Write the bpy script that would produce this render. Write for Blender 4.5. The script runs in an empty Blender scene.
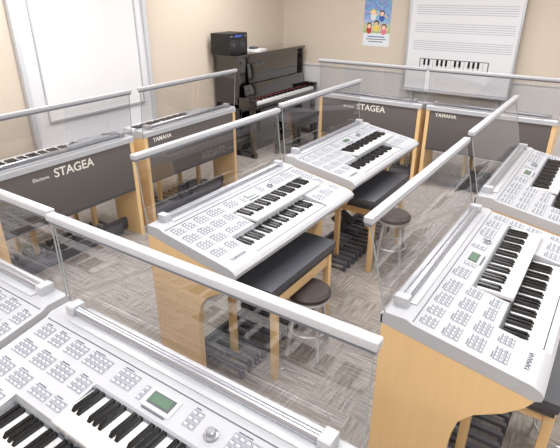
import bpy, bmesh, random
from math import *
from mathutils import Vector, Matrix
random.seed(3)
sc=bpy.context.scene
try:
    sc.view_settings.view_transform='Standard'
except Exception: pass

def lin(c):
    c=c/255.0
    return c/12.92 if c<=0.04045 else ((c+0.055)/1.055)**2.4
def rgb(r,g,b): return (lin(r),lin(g),lin(b),1)

# ---------------- materials ----------------
MATS={}
def mat(name,col,rough=0.5,metal=0.0,noise=None,spec=0.5,coat=0.0,emit=0):
    m=bpy.data.materials.new(name); m.use_nodes=True
    nt=m.node_tree; b=nt.nodes['Principled BSDF']
    b.inputs['Base Color'].default_value=col
    b.inputs['Roughness'].default_value=rough
    b.inputs['Metallic'].default_value=metal
    b.inputs['Specular IOR Level'].default_value=spec
    b.inputs['Coat Weight'].default_value=coat
    if emit:
        b.inputs['Emission Color'].default_value=col
        b.inputs['Emission Strength'].default_value=emit
    if noise:
        amt,scale=noise[0],noise[1]
        tc=nt.nodes.new('ShaderNodeTexCoord'); n=nt.nodes.new('ShaderNodeTexNoise')
        mp=nt.nodes.new('ShaderNodeMapping')
        if len(noise)>2: mp.inputs['Scale'].default_value=noise[2]
        n.inputs['Scale'].default_value=scale; n.inputs['Detail'].default_value=4
        mx=nt.nodes.new('ShaderNodeMix'); mx.data_type='RGBA'
        mx.inputs[6].default_value=tuple(c*(1-amt) for c in col[:3])+(1,)
        mx.inputs[7].default_value=tuple(min(1,c*(1+amt)) for c in col[:3])+(1,)
        nt.links.new(tc.outputs['Object'],mp.inputs[0]); nt.links.new(mp.outputs[0],n.inputs['Vector'])
        nt.links.new(n.outputs['Fac'],mx.inputs[0]); nt.links.new(mx.outputs[2],b.inputs['Base Color'])
    MATS[name]=m
    return m
mat('silver_body',rgb(178,180,186),0.32,0.0,(0.03,6))
mat('panel_light',rgb(196,198,203),0.4,0,(0.02,5))
mat('panel_gray',rgb(164,167,175),0.4,0,(0.02,5))
mat('rail_alu',rgb(188,190,196),0.3,0.25,(0.03,8))
mat('bar_metal',rgb(170,172,180),0.25,0.6,(0.03,8))
mat('wood',rgb(229,195,144),0.4,0,(0.07,5,(6,6,0.7)),coat=0.2)
mat('fabric',rgb(94,89,88),0.9,0,(0.10,300))
mat('dark_under',rgb(70,70,74),0.7,0,(0.05,10))
mat('key_white',rgb(222,222,224),0.2,0,(0.01,4))
mat('key_black',rgb(14,14,17),0.25,0,(0.05,4))
mat('keyslot',rgb(40,40,44),0.6,0,(0.05,4))
mat('btn',rgb(216,217,222),0.45,0,(0.02,4))
mat('btn_dark',rgb(80,84,96),0.5,0,(0.02,4))
mat('outline',rgb(118,122,134),0.5,0,(0.02,4))
mat('lcd_frame',rgb(90,94,98),0.3,0,(0.02,4))
mat('lcd',rgb(92,118,100),0.2,0,(0.05,20))
mat('logo',rgb(228,226,220),0.5,0,(0.02,4))
mat('leather',rgb(74,75,82),0.42,0,(0.08,60))
mat('stool_seat',rgb(62,52,52),0.45,0,(0.08,60))
mat('white_metal',rgb(205,206,210),0.3,0.2,(0.03,6))
mat('pedal',rgb(92,93,102),0.45,0,(0.04,10))
mat('pedal_light',rgb(125,126,134),0.45,0,(0.04,10))
mat('piano_black',rgb(14,11,11),0.04,0,(0.05,4),spec=0.8,coat=1.0)
mat('black_plastic',rgb(22,22,24),0.45,0,(0.1,20))
mat('brass',rgb(200,165,90),0.25,0.9,(0.05,5))
mat('paper',rgb(224,224,225),0.7,0,(0.02,8))
mat('board_white',rgb(220,221,225),0.35,0,(0.01,2))
mat('staff_line',rgb(145,150,168),0.6,0,(0.02,2))
mat('trim_white',rgb(212,211,212),0.5,0,(0.02,2))
mat('blue',rgb(60,90,170),0.5,0,(0.1,20)); mat('red',rgb(190,60,60),0.5,0,(0.1,20))
mat('skin_print',rgb(240,205,180),0.5,0,(0.03,20)); mat('pink_print',rgb(225,120,150),0.5,0,(0.03,20))
mat('yellow_print',rgb(235,205,90),0.5,0,(0.03,20)); mat('hair_print',rgb(95,60,40),0.5,0,(0.03,20)); mat('green_print',rgb(110,170,90),0.5,0,(0.03,20))

def acrylic():
    m=bpy.data.materials.new('acrylic'); m.use_nodes=True; nt=m.node_tree
    for n in list(nt.nodes): nt.nodes.remove(n)
    o=nt.nodes.new('ShaderNodeOutputMaterial'); t=nt.nodes.new('ShaderNodeBsdfTransparent')
    g=nt.nodes.new('ShaderNodeBsdfGlossy'); f=nt.nodes.new('ShaderNodeLayerWeight'); mx=nt.nodes.new('ShaderNodeMixShader')
    f.inputs[0].default_value=0.5
    pw=nt.nodes.new('ShaderNodeMath'); pw.operation='POWER'; pw.inputs[1].default_value=4
    ml=nt.nodes.new('ShaderNodeMath'); ml.operation='MULTIPLY_ADD'; ml.inputs[1].default_value=.5; ml.inputs[2].default_value=.11
    t.inputs[0].default_value=(0.80,0.795,0.80,1); g.inputs['Roughness'].default_value=0.03
    g.inputs[0].default_value=(0.9,0.9,0.9,1)
    nt.links.new(f.outputs['Facing'],pw.inputs[0]);nt.links.new(pw.outputs[0],ml.inputs[0])
    nt.links.new(ml.outputs[0],mx.inputs[0]);nt.links.new(t.outputs[0],mx.inputs[1]);nt.links.new(g.outputs[0],mx.inputs[2]);nt.links.new(mx.outputs[0],o.inputs[0])
    MATS['acrylic']=m
acrylic()
mat('acrylic_edge',rgb(150,156,158),0.2,0,(0.05,10))

# ---------------- mesh builder ----------------
class MB:
    def __init__(s): s.v=[];s.f=[];s.m=[];s.mats=[]
    def mi(s,n):
        if n not in s.mats: s.mats.append(n)
        return s.mats.index(n)
    def add(s,vs,fs,m):
        o=len(s.v); s.v+=[tuple(v) for v in vs]
        k=s.mi(m)
        for f in fs: s.f.append(tuple(i+o for i in f)); s.m.append(k)
    def box(s,x0,x1,y0,y1,z0,z1,m,bev=0,M=None):
        vs=[Vector((x,y,z)) for x in (x0,x1) for y in (y0,y1) for z in (z0,z1)]
        fs=[(0,1,3,2),(4,6,7,5),(0,4,5,1),(2,3,7,6),(0,2,6,4),(1,5,7,3)]
        if bev>0:
            bm=bmesh.new(); bv=[bm.verts.new(v) for v in vs]
            for f in fs: bm.faces.new([bv[i] for i in f])
            bmesh.ops.bevel(bm,geom=bm.edges[:],offset=bev,segments=2,affect='EDGES',profile=0.6)
            bm.verts.index_update()
            vs=[v.co.copy() for v in bm.verts]; fs=[[v.index for v in f.verts] for f in bm.faces]; bm.free()
        if M is not None: vs=[M@v for v in vs]
        s.add(vs,fs,m)
    def prism(s,prof,x0,x1,m):
        n=len(prof)
        vs=[(x0,p[0],p[1]) for p in prof]+[(x1,p[0],p[1]) for p in prof]
        fs=[tuple(range(n)),tuple(range(2*n-1,n-1,-1))]
        for i in range(n):
            j=(i+1)%n; fs.append((i,i+n,j+n,j))
        s.add(vs,fs,m)
    def tube(s,a,b,r0,r1,m,n=16):
        a=Vector(a);b=Vector(b);d=(b-a).normalized()
        u=d.orthogonal().normalized();w=d.cross(u)
        vs=[];
        for p,r in ((a,r0),(b,r1)):
            for i in range(n):
                t=2*pi*i/n; vs.append(p+u*r*cos(t)+w*r*sin(t))
        fs=[(i,(i+1)%n,(i+1)%n+n,i+n) for i in range(n)]+[tuple(range(n-1,-1,-1)),tuple(range(n,2*n))]
        s.add(vs,fs,m)
    def lathe(s,prof,c,m,n=28):
        vs=[];k=len(prof)
        for r,z in prof:
            for i in range(n):
                t=2*pi*i/n; vs.append((c[0]+r*cos(t),c[1]+r*sin(t),c[2]+z))
        fs=[]
        for j in range(k-1):
            for i in range(n):
                fs.append((j*n+i,j*n+(i+1)%n,(j+1)*n+(i+1)%n,(j+1)*n+i))
        fs.append(tuple(range(n-1,-1,-1)));fs.append(tuple(range((k-1)*n,k*n)))
        s.add(vs,fs,m)
    def text(s,txt,size,M,m,ext=0.0005,bold=0.0):
        cu=bpy.data.curves.new('t','FONT'); cu.body=txt; cu.size=size; cu.align_x='CENTER'; cu.align_y='CENTER'
        cu.extrude=ext; cu.offset=bold
        ob=bpy.data.objects.new('t',cu); sc.collection.objects.link(ob)
        bpy.context.view_layer.update()
        me=bpy.data.meshes.new_from_object(ob.evaluated_get(bpy.context.evaluated_depsgraph_get()))
        s.add([M@v.co for v in me.vertices],[tuple(p.vertices) for p in me.polygons],m)
        bpy.data.objects.remove(ob); bpy.data.curves.remove(cu); bpy.data.meshes.remove(me)
    def mesh(s,name,smooth=True):
        me=bpy.data.meshes.new(name); me.from_pydata(s.v,[],s.f)
        for n in s.mats: me.materials.append(MATS[n])
        me.polygons.foreach_set('material_index',s.m)
        bm=bmesh.new(); bm.from_mesh(me); bmesh.ops.recalc_face_normals(bm,faces=bm.faces[:]); bm.to_mesh(me); bm.free()
        if smooth:
            me.polygons.foreach_set('use_smooth',[True]*len(me.polygons))
            try: me.set_sharp_from_angle(angle=radians(35))
            except Exception: me.polygons.foreach_set('use_smooth',[False]*len(me.polygons))
        me.update(); return me
def place(name,me,loc=(0,0,0),rz=0):
    o=bpy.data.objects.new(name,me); sc.collection.objects.link(o)
    o.location=loc; o.rotation_euler=(0,0,rz); return o

# ---------------- electronic organ ----------------
W=0.605
def S(y): return 0.872+(y+0.12)*(0.072/0.42)
def organ(L,texts):
    b=MB()
    top=[(0,.835),(0,.872),(-.012,.885),(-.095,.885),(-.12,.872)]
    front=[(-.53,S(-.53)),(-.562,.788),(-.575,.772),(-.572,.752),(-.55,.742)]
    rec_u=[(-.222,S(-.222)),(-.232,.842),(-.236,.832),(-.378,.828)]
    rec_l=[(-.380,.79),(-.384,.782),(-.535,.776),(-.537,.792),(-.562,.788),(-.575,.772),(-.572,.75),(-.55,.73),(-.03,.73),(-.03,.835)]
    LA,UA,LB,UB=-.385,-.19,.305,.505
    b.prism(top+front,-W,LA,'silver_body'); b.prism(top+front,UB,W,'silver_body')
    b.prism(top+[(-.375,S(-.375))]+rec_l,LA,UA,'silver_body')
    b.prism(top+rec_u+rec_l,UA,LB,'silver_body')
    b.prism(top+rec_u+[(-.381,S(-.381))]+front,LB,UB,'silver_body')
    b.box(-.565,.565,-.50,-.03,.715,.745,'dark_under')
    pat=[1,1,0,1,1,1,0]
    for (xa,xb,y0,y1,z,ov) in ((UA,UB,-.378,-.236,.8285,.008),(LA,LB,-.533,-.384,.777,0)):
        b.box(xa+.003,xb-.003,y0,y1,z,z+.004,'keyslot')
        kx0,kx1=xa+.008,xb-.008; n=29; w=(kx1-kx0)/n
        for i in range(n):
            b.box(kx0+i*w+.0007,kx0+(i+1)*w-.0007,y0-ov,y1-.002,z+.004,z+.021,'key_white',.0015)
            if i<n-1 and pat[i%7]:
                xc=kx0+(i+1)*w; prof=[(y1-.002,z+.02),(y1-.002,z+.034),(y1-.085,z+.033),(y1-.096,z+.021)]
                b.prism(prof,xc-.0068,xc+.0068,'key_black')
        b.box(xa,xb,y1-.004,y1+.003,z,z+.026,'lcd_frame')
    sl=atan(0.072/0.42)
    def pad(x,y,w,h,m,t=.003):
        M=Matrix.Translation((x,y,S(y)+.0005))@Matrix.Rotation(sl,4,'X')
        b.box(-w/2,w/2,-h/2,h/2,-.002,t,m,0,M)
    def frame(x,y,w,h,m='outline',t=.0014):
        pad(x,y+h/2,w,t,m,.0006);pad(x,y-h/2,w,t,m,.0006);pad(x-w/2,y,t,h,m,.0006);pad(x+w/2,y,t,h,m,.0006)
    def cluster(x,y,nx,ny,dx=.021,dy=.018,title=True):
        pad(x,y,nx*dx+.002,ny*dy+.002,'panel_gray',.0002)
        for i in range(nx):
            for j in range(ny):
                px=x+(i-(nx-1)/2)*dx; py=y+(j-(ny-1)/2)*dy
                frame(px,py,dx*.82,dy*.78)
                pad(px,py-.001,dx*.5,dy*.3,'btn',.004)
                pad(px,py+dy*.22,dx*.5,.0020,'btn_dark',.0008)
        if title: pad(x-nx*dx*.2,y+ny*dy/2+.004,nx*dx*.45,.0035,'btn_dark',.0008)
    cluster(-.54,-.165,3,3); cluster(-.46,-.165,3,3); cluster(-.365,-.165,4,3); cluster(-.255,-.165,5,3)
    cluster(-.535,-.25,4,3); cluster(-.43,-.25,4,3); cluster(-.33,-.25,4,3); cluster(-.235,-.25,3,3)
    cluster(-.53,-.335,4,3); cluster(-.43,-.335,4,3); cluster(-.32,-.335,4,2); cluster(-.235,-.335,3,2)
    cluster(-.53,-.42,4,3,.02,.017); cluster(-.435,-.42,3,3,.02,.017)
    b.text('YAMAHA',.026,Matrix.Translation((-.49,-.505,S(-.505)+.001))@Matrix.Rotation(.17,4,'X'),'btn_dark')
    cluster(-.12,-.165,4,3,.021,.02); cluster(.16,-.165,2,3,.021,.02)
    pad(.04,-.172,.115,.062,'panel_light',.003); pad(.04,-.170,.088,.042,'lcd_frame',.005); pad(.04,-.170,.074,.030,'lcd',.006)
    cluster(-.035,-.172,1,3,.018,.018,False)
    pad(.04,-.208,.09,.005,'btn_dark',.003)
    b.lathe([(.022,0),(.022,.006),(.015,.008),(.014,.02),(.012,.022)],(.235,-.178,S(-.178)),'bar_metal')
    cluster(.34,-.165,5,3,.021,.02); cluster(.455,-.165,4,3,.021,.02)
    cluster(.555,-.18,3,3,.02,.02); cluster(.553,-.26,3,3,.02,.02); cluster(.553,-.345,3,3,.02,.02)
    cluster(.36,-.46,3,3,.022,.02); cluster(.455,-.46,4,3,.022,.02); cluster(.56,-.46,2,3,.022,.02)
    for i in range(11): b.box(-.16+i*.04,-.14+i*.04,-.3835,-.381,.80,.812,'btn_dark')
    b.tube((-.52,-.05,.902),(.52,-.05,.902),.017,.017,'bar_metal')
    for x in (-.52,.52):
        b.box(x-.02,x+.02,-.075,-.018,.880,.925,'silver_body',.006)
    b.box(-.50,.50,-.098,-.004,.884,.890,'rail_alu',.002)
    b.box(-.59,.59,-.1185,-.1165,.8725,.876,'btn_dark')
    ya,yb=-.012,-.012+L
    b.add([(-W,ya,.884),(W,ya,.884),(W,yb,1.235),(-W,yb,1.235)],[(0,1,2,3)],'acrylic')
    for s in(-1,1):
        e=[(s*W,ya-.0025,.884),(s*W,ya+.0025,.884),(s*W,yb+.0025,1.235),(s*W,yb-.0025,1.235)]
        b.add(e+[(v[0]-s*.003,v[1],v[2]) for v in e],[(0,1,2,3),(4,7,6,5),(0,4,5,1),(1,5,6,2),(2,6,7,3),(3,7,4,0)],'acrylic_edge')
    b.box(-.62,.62,yb-.019,yb+.017,1.226,1.252,'rail_alu',.006)
    b.box(-.615,.615,yb-.012,yb+.010,1.214,1.228,'outline',.002)
    wp=[(-.004,.837),(-.553,.744),(-.55,.735),(-.53,.70),(-.47,.64),(-.38,.58),(-.335,.52),(-.318,.44),(-.31,.30),(-.31,0),(-.004,0)]
    b.prism(wp,-W+.003,-W+.038,'wood'); b.prism(wp,W-.038,W-.003,'wood')
    b.box(-.564,.564,-.26,-.03,.44,.725,'panel_light',.004)
    b.box(-.564,.564,-.026,-.006,.44,.834,'fabric',.004)
    b.box(-.564,.564,-.03,-.004,.425,.445,'dark_under')
    b.box(-W,W,-.006,.002,.835,.873,'silver_body')
    b.box(-.564,.564,-.20,-.17,.03,.13,'dark_under',.004)
    back=lambda x,y,z: Matrix(((-1,0,0,x),(0,0,1,y),(0,1,0,z),(0,0,0,1)))
    if 'S' in texts:
        b.text('STAGEA',.092,back(-.04,-.005,.772),'logo',.001,.001)
        b.text('Electone',.036,back(.23,-.005,.765),'logo',.001)
    if 'Y' in texts: b.text('YAMAHA',.052,back(.40,-.005,.795),'logo',.001,.001)
    b.box(-.50,.42,-.20,-.16,.0,.10,'pedal',.004)
    for i in range(13):
        x=-.455+.07*i
        b.box(x-.014,x+.014,-.47,-.17,.055,.075,'pedal',.004)
        b.box(x-.012,x+.012,-.475,-.455,0,.06,'pedal')
    for i in range(12):
        if [1,1,0,1,1,1,0][i%7]:
            x=-.42+.07*i
            b.box(x-.011,x+.011,-.32,-.17,.07,.105,'pedal_light',.004)
    for x in (-.05,.08):
        M=Matrix.Translation((x,-.19,.20))@Matrix.Rotation(.6,4,'X')
        b.box(-.045,.045,-.08,.06,-.01,.01,'dark_under',.004,M)
        b.box(x-.02,x+.02,-.20,-.16,.08,.20,'dark_under')
    return b.mesh('electronic_organ')
R90=pi/2
orgs=[((-1.84,2.11),R90,.03,'SY'),((-1.90,3.46),R90,.03,'SY'),((-.546,2.085),R90,.09,'SY'),((-.56,3.45),R90,.09,'SY'),
((-3.20,2.0),-R90,.03,'S'),((-3.20,3.32),-R90,.03,'Y'),((-.945,.885),0,.0,'SY'),((-2.21,.90),0,.0,'SY'),
((-2.28,5.08),pi,.03,'S'),((-1.02,5.08),pi,.03,'Y')]
cache={}
def bench():
    b=MB()
    x0,x1,y0,y1=-.41,.27,-.64,-.29
    b.box(x0,x1,y0,y1,.555,.605,'leather',.012)
    b.box(x0+.01,x1-.01,y0+.012,y1-.012,.53,.557,'dark_under',.002)
    for x in (-.35,.21):
        for y in (-.615,-.33):
            b.box(x-.017,x+.017,y-.019,y+.019,0,.532,'wood',.004)
        b.box(x-.010,x+.010,-.615,-.33,.465,.53,'wood',.002)
    for y in (-.615,-.33): b.box(-.35,.21,y-.010,y+.010,.465,.53,'wood',.002)
    return b.mesh('organ_bench')
BM=bench()
for i,((x,y),r,l,t) in enumerate(orgs):
    if (l,t) not in cache: cache[(l,t)]=organ(l,t)
    o=place('electronic_organ',cache[(l,t)],(x,y,0),r)
    if i==6: o.scale=(1.018,1,1)
    if i==7: continue
    place('organ_bench',BM,(x,y,0),r)
def stool():
    b=MB()
    b.lathe([(.02,.39),(.110,.39),(.125,.402),(.125,.42),(.11,.435),(.06,.44),(.005,.441)],(0,0,0),'stool_seat')
    b.lathe([(.10,.375),(.118,.375),(.118,.392),(.10,.392)],(0,0,0),'white_metal')
    for i in range(4):
        t=pi/4+i*pi/2
        b.tube((.085*cos(t),.085*sin(t),.38),(.135*cos(t),.135*sin(t),.0),.011,.011,'white_metal',10)
    pts=[(.113*cos(2*pi*i/24),.113*sin(2*pi*i/24),.17) for i in range(24)]
    for i in range(24): b.tube(pts[i],pts[(i+1)%24],.006,.006,'white_metal',6)
    return b.mesh('round_stool')
SM=stool()
for x,y in ((-1.20,2.07),(-1.20,3.31),(.14,2.06)):
    place('round_stool',SM,(x,y,0),0.2)

# ---------------- upright piano ----------------
def piano():
    b=MB(); w=.75
    b.box(-w,-w+.04,-.38,-.01,0,1.20,'piano_black',.004); b.box(w-.04,w,-.38,-.01,0,1.20,'piano_black',.004)
    b.box(-w-.01,w+.01,-.40,0,1.20,1.235,'piano_black',.006)
    b.box(-w+.04,w-.04,-.35,-.02,.74,1.20,'piano_black',.004)
    b.box(-w+.04,w-.04,-.34,-.02,.06,.62,'piano_black',.004)
    b.box(-w,w,-.40,-.02,0,.08,'piano_black',.004)
    b.box(-w,w,-.62,-.02,.60,.66,'piano_black',.006)
    for s in(-1,1):
        b.box(min(s*w,s*(w-.05)),max(s*w,s*(w-.05)),-.62,-.35,.655,.75,'piano_black',.008)
        b.box(min(s*w,s*(w-.05)),max(s*w,s*(w-.05)),-.60,-.54,0,.61,'piano_black',.006)
        b.box(min(s*w,s*(w-.05)),max(s*w,s*(w-.05)),-.62,-.38,0,.06,'piano_black',.006)
    n=52;kw=1.38/n
    pat=[1,0,1,1,0,1,1]
    for i in range(n):
        x=-.69+i*kw
        b.box(x+.0006,x+kw-.0006,-.60,-.46,.66,.69,'key_white',.001)
        if i<n-1 and pat[i%7]: b.box(x+kw-.006,x+kw+.006,-.545,-.46,.69,.70,'key_black')
    b.box(-.69,.69,-.46,-.44,.66,.70,'red')
    M=Matrix.Translation((0,-.43,.78))@Matrix.Rotation(-.18,4,'X')
    b.box(-.69,.69,-.012,.012,-.09,.10,'piano_black',.004,M)
    M=Matrix.Translation((0,-.37,1.0))@Matrix.Rotation(-.1,4,'X')
    b.box(-.55,.55,-.01,.01,-.14,.12,'piano_black',.004,M)
    for x in(-.1,0,.1): b.box(x-.02,x+.02,-.46,-.38,.04,.055,'brass',.004)
    return b.mesh('upright_piano')
place('upright_piano',piano(),(-4.27,5.60,0),R90)
b=MB()
b.box(-.30,.30,-.17,.17,.44,.50,'leather',.015); b.box(-.29,.29,-.16,.16,.36,.44,'piano_black',.004)
for x in(-.265,.265):
    for y in(-.135,.135): b.box(x-.022,x+.022,y-.022,y+.022,0,.37,'piano_black',.003)
place('piano_bench',b.mesh('piano_bench'),(-3.42,5.45,0),R90)
b=MB()
b.box(-.18,.18,-.14,.14,0,.245,'black_plastic',.01)
for x in(-.09,.09):
    b.tube((x,-.14,.11),(x,-.144,.11),.065,.06,'keyslot',20); b.tube((x,-.143,.11),(x,-.147,.11),.022,.016,'dark_under',16)
b.box(-.07,.07,-.144,-.138,.20,.222,'blue')
b.box(-.15,-.11,-.144,-.138,.205,.217,'outline'); b.box(.11,.15,-.144,-.138,.205,.217,'outline')
place('portable_speaker',b.mesh('portable_speaker'),(-4.09,4.95,1.2352),R90)
b=MB()
for i in range(4): b.box(-.11+.004*i,.11-.003*i,-.14,.14-.005*i,.006*i,.006*i+.006,'paper')
b.box(-.05,.05,-.04,.04,.024,.05,'btn_dark',.004)
place('sheet_music_stack',b.mesh('sheet_music_stack'),(-4.05,5.38,1.2352),R90+.15)

# ---------------- room ----------------
X0,X1,Y0,Y1,ZC=-4.3,2.6,-1.8,6.45,2.65
def wallmat():
    m=mat('wall_paint',rgb(208,196,181),0.85,0,(0.03,30)); 
    nt=m.node_tree; n=nt.nodes.new('ShaderNodeTexNoise'); n.inputs['Scale'].default_value=120
    bp=nt.nodes.new('ShaderNodeBump'); bp.inputs['Strength'].default_value=.15; bp.inputs['Distance'].default_value=.003
    nt.links.new(n.outputs['Fac'],bp.inputs['Height']); nt.links.new(bp.outputs[0],nt.nodes['Principled BSDF'].inputs['Normal'])
wallmat(); mat('ceiling_paint',rgb(235,234,232),0.9,0,(0.02,20))
def carpet():
    m=bpy.data.materials.new('carpet_tiles'); m.use_nodes=True; nt=m.node_tree; N=nt.nodes; Lk=nt.links
    b=N['Principled BSDF']; b.inputs['Roughness'].default_value=.95; b.inputs['Specular IOR Level'].default_value=.1
    tc=N.new('ShaderNodeTexCoord')
    ch=N.new('ShaderNodeTexChecker'); ch.inputs['Scale'].default_value=4.0
    ch.inputs[1].default_value=(0,0,0,1); ch.inputs[2].default_value=(1,1,1,1)
    mp0=N.new('ShaderNodeMapping'); mp0.inputs['Location'].default_value=(.01,.01,.03)
    Lk.new(tc.outputs['Object'],mp0.inputs[0]); Lk.new(mp0.outputs[0],ch.inputs[0])
    outs=[]
    for sx,sy in ((8,80),(80,8)):
        mp=N.new('ShaderNodeMapping'); mp.inputs['Scale'].default_value=(sx,sy,1)
        n=N.new('ShaderNodeTexNoise'); n.inputs['Scale'].default_value=1; n.inputs['Detail'].default_value=3
        Lk.new(tc.outputs['Object'],mp.inputs[0]); Lk.new(mp.outputs[0],n.inputs['Vector']); outs.append(n)
    mx=N.new('ShaderNodeMix'); mx.data_type='RGBA'
    Lk.new(ch.outputs['Fac'],mx.inputs[0]); Lk.new(outs[0].outputs['Fac'],mx.inputs[6]); Lk.new(outs[1].outputs['Fac'],mx.inputs[7])
    cr=N.new('ShaderNodeValToRGB'); e=cr.color_ramp.elements
    e[0].position=.34;e[0].color=rgb(140,133,127); e[1].position=.64;e[1].color=rgb(179,172,166)
    Lk.new(mx.outputs[2],cr.inputs[0]); Lk.new(cr.outputs[0],b.inputs['Base Color'])
    MATS['carpet']=m
carpet()
def bx(name,x0,x1,y0,y1,z0,z1,m,bev=0):
    b=MB(); b.box(x0,x1,y0,y1,z0,z1,m,bev); return place(name,b.mesh(name))
bx('floor',X0-.1,X1+.1,Y0-.1,Y1+.1,-.1,0,'carpet')
bx('ceiling',X0-.1,X1+.1,Y0-.1,Y1+.1,ZC,ZC+.1,'ceiling_paint')
bx('wall_left',X0-.1,X0,Y0,Y1,0,ZC,'wall_paint'); bx('wall_right',X1,X1+.1,Y0,Y1,0,ZC,'wall_paint')
bx('wall_back',X0-.1,X1+.1,Y1,Y1+.1,0,ZC,'wall_paint'); bx('wall_front',X0-.1,X1+.1,Y0-.1,Y0,0,ZC,'wall_paint')
bx('trim_1',X0+.02,X1,Y1-.02,Y1,0.0,.96,'trim_white'); bx('trim_2',X0+.02,X1,Y1-.035,Y1,.96,.985,'trim_white',.004)
bx('baseboard_left',X0,X0+.012,Y0,2.36,0,.08,'trim_white')
bx('baseboard_left.001',X0,X0+.012,3.84,Y1-.04,0,.08,'trim_white')
# whiteboard left wall
b=MB(); x=0.0
y0,y1=2.40,3.80
b.box(x,x+.03,y0,y1,.62,2.3,'board_white'); 
for yy in (y0,y1): b.box(x,x+.055,yy-.022,yy+.022,.0,2.35,'panel_light',.006)
b.box(x+.031,x+.038,y0+.16,y1-.13,.86,2.25,'paper')
b.box(x+.03,x+.05,y0+.15,y1-.12,.845,.87,'rail_alu',.003)
for yy in (y0+.155,y1-.125): b.box(x+.03,x+.045,yy-.006,yy+.006,.86,2.25,'rail_alu')
b.box(x+.03,x+.10,y0,y1,.61,.635,'rail_alu',.004)
b.box(x,x+.055,y0,y1,2.3,2.34,'rail_alu',.004)
place('whiteboard',b.mesh('whiteboard'),(X0+.006,0,0))
# staff board
b=MB(); y=Y1-.10; xa,xb,za,zb=-2.37,-1.09,.80,1.90
b.box(xa,xb,y,y+.02,za,zb,'board_white')
for (p,q,r,s) in ((xa-.012,xa+.012,za,zb),(xb-.012,xb+.012,za,zb),(xa,xb,za-.012,za+.012),(xa,xb,zb-.012,zb+.012)):
    b.box(p,q,y-.008,y+.022,r,s,'rail_alu',.003)
for g in range(3):
    for i in range(5):
        z=1.28+g*.20+i*.024; b.box(xa+.08,xb-.05,y-.0012,y+.001,z,z+.0045,'staff_line')
b.box(xa,xb,y-.06,y,za-.02,za-.005,'rail_alu',.003)
for px in (-2.25,-1.2): 
    b.box(px-.015,px+.015,y,y+.03,0,za,'rail_alu',.003); b.box(px-.02,px+.02,y-.25,y+.04,0,.03,'rail_alu',.003)
kx0,kx1=-2.18,-1.37; z0=1.055;z1=1.17
b.box(kx0-.008,kx1+.008,y-.004,y+.001,z0-.008,z1+.008,'btn_dark')
n=15;w=(kx1-kx0)/n
for i in range(n):
    b.box(kx0+i*w+.002,kx0+(i+1)*w-.002,y-.006,y-.003,z0,z1,'key_white')
    if i<n-1 and [1,1,0,1,1,1,0][i%7]: b.box(kx0+(i+1)*w-.013,kx0+(i+1)*w+.013,y-.008,y-.004,z0+.045,z1,'key_black')
place('music_staff_whiteboard',b.mesh('music_staff_whiteboard'))
# poster
m=bpy.data.materials.new('poster_print'); m.use_nodes=True; nt=m.node_tree;N=nt.nodes;Lk=nt.links
pb=N['Principled BSDF']; pb.inputs['Roughness'].default_value=.5
tc=N.new('ShaderNodeTexCoord'); vo=N.new('ShaderNodeTexVoronoi'); vo.inputs['Scale'].default_value=40
hs=N.new('ShaderNodeHueSaturation'); hs.inputs['Saturation'].default_value=.8; hs.inputs['Value'].default_value=1.0
sx=N.new('ShaderNodeSeparateXYZ'); Lk.new(tc.outputs['Generated'],sx.inputs[0])
Lk.new(tc.outputs['Object'],vo.inputs['Vector']); Lk.new(vo.outputs['Color'],hs.inputs['Color'])
cr=N.new('ShaderNodeValToRGB'); e=cr.color_ramp.elements
e[0].position=.0;e[0].color=rgb(225,230,236); e[1].position=.28;e[1].color=rgb(225,230,236)
a=e.new(.29);a.color=rgb(150,180,110); a=e.new(.42);a.color=rgb(190,200,150); a=e.new(.55);a.color=rgb(120,165,215); a=e.new(1.);a.color=rgb(70,125,200)
Lk.new(sx.outputs['Z'],cr.inputs[0])
mk=N.new('ShaderNodeMath'); mk.operation='GREATER_THAN'; mk.inputs[1].default_value=.29; Lk.new(sx.outputs['Z'],mk.inputs[0])
m2=N.new('ShaderNodeMath'); m2.operation='MULTIPLY'; m2.inputs[1].default_value=.25; Lk.new(mk.outputs[0],m2.inputs[0])
mx=N.new('ShaderNodeMix'); mx.data_type='RGBA'; Lk.new(m2.outputs[0],mx.inputs[0]); Lk.new(cr.outputs[0],mx.inputs[6]); Lk.new(hs.outputs[0],mx.inputs[7])
Lk.new(mx.outputs[2],pb.inputs['Base Color']); MATS['poster']=m
b=MB(); b.box(-3.03,-2.66,Y1-.004,Y1-.0005,1.27,1.83,'poster')
for i,(w,c) in enumerate(((.24,'blue'),(.28,'outline'),(.2,'outline'))): b.box(-2.845-w/2,-2.845+w/2,Y1-.0048,Y1-.004,1.38-i*.03,1.392-i*.03,c)
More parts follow.
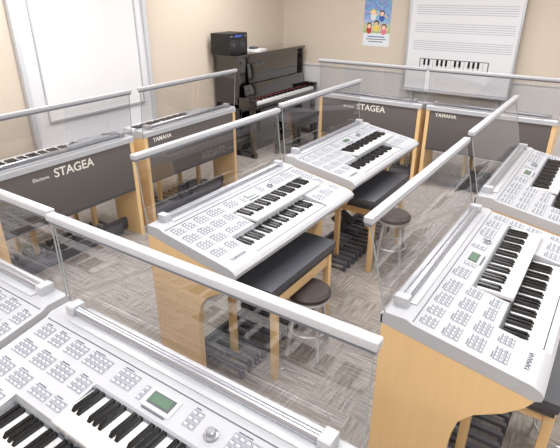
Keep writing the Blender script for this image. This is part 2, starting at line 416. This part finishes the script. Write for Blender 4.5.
def disc(x,z,rx,rz,mt,k):
    n=20; yy=Y1-.0042-.0003*k
    b.add([(x+rx*cos(2*pi*i/n),yy,z+rz*sin(2*pi*i/n)) for i in range(n)],[tuple(range(n))],mt)
k=1
for (x,z,c,h) in ((-2.95,1.50,'red','hair_print'),(-2.85,1.53,'yellow_print','key_black'),(-2.745,1.49,'pink_print','hair_print'),(-2.90,1.66,'board_white','yellow_print'),(-2.78,1.65,'blue','hair_print')):
    disc(x,z-.035,.038,.045,c,k); disc(x,z+.022,.036,.036,h,k+1); disc(x,z+.012,.026,.026,'skin_print',k+2)
    disc(x+.045,z-.01,.014,.010,'skin_print',k); disc(x-.045,z+.02,.010,.014,'skin_print',k)
for i in range(14):
    disc(-3.01+random.random()*.33,1.45+random.random()*.36,.009,.009,random.choice(['yellow_print','pink_print','board_white','green_print']),5)
place('wall_poster',b.mesh('wall_poster',False))

# ---------------- lights ----------------
mat('lamp_panel',(1,0.99,0.98,1),.5,emit=3.0)
for i,x in enumerate((-3.2,-1.1,1.0)):
    for j,yy in enumerate((0.0,2.3,4.6)):
        b=MB(); b.box(-.62,.62,-.32,.32,-.04,0,'trim_white',.004); b.box(-.58,.58,-.28,.28,-.046,-.04,'lamp_panel')
        o=place('ceiling_light',b.mesh('ceiling_light'),(x,yy,ZC))
        l=bpy.data.lights.new('tube','AREA'); l.shape='RECTANGLE'; l.size=1.2; l.size_y=.6; l.energy=31.5; l.color=(1,.988,.98)
        lo=bpy.data.objects.new('light_source',l); sc.collection.objects.link(lo); lo.parent=o; lo.location=(0,0,-.06)
w=bpy.data.worlds.new('World'); sc.world=w; w.use_nodes=True
w.node_tree.nodes['Background'].inputs[0].default_value=(1,1,1,1); w.node_tree.nodes['Background'].inputs[1].default_value=.3

cam=bpy.data.cameras.new('camera'); co=bpy.data.objects.new('camera',cam); sc.collection.objects.link(co)
cam.sensor_fit='HORIZONTAL'; cam.sensor_width=36; cam.lens=497.6/560*36; cam.clip_start=.02
co.location=(0,0,1.97); co.rotation_euler=(radians(90-25.43),0,radians(34.07)); sc.camera=co
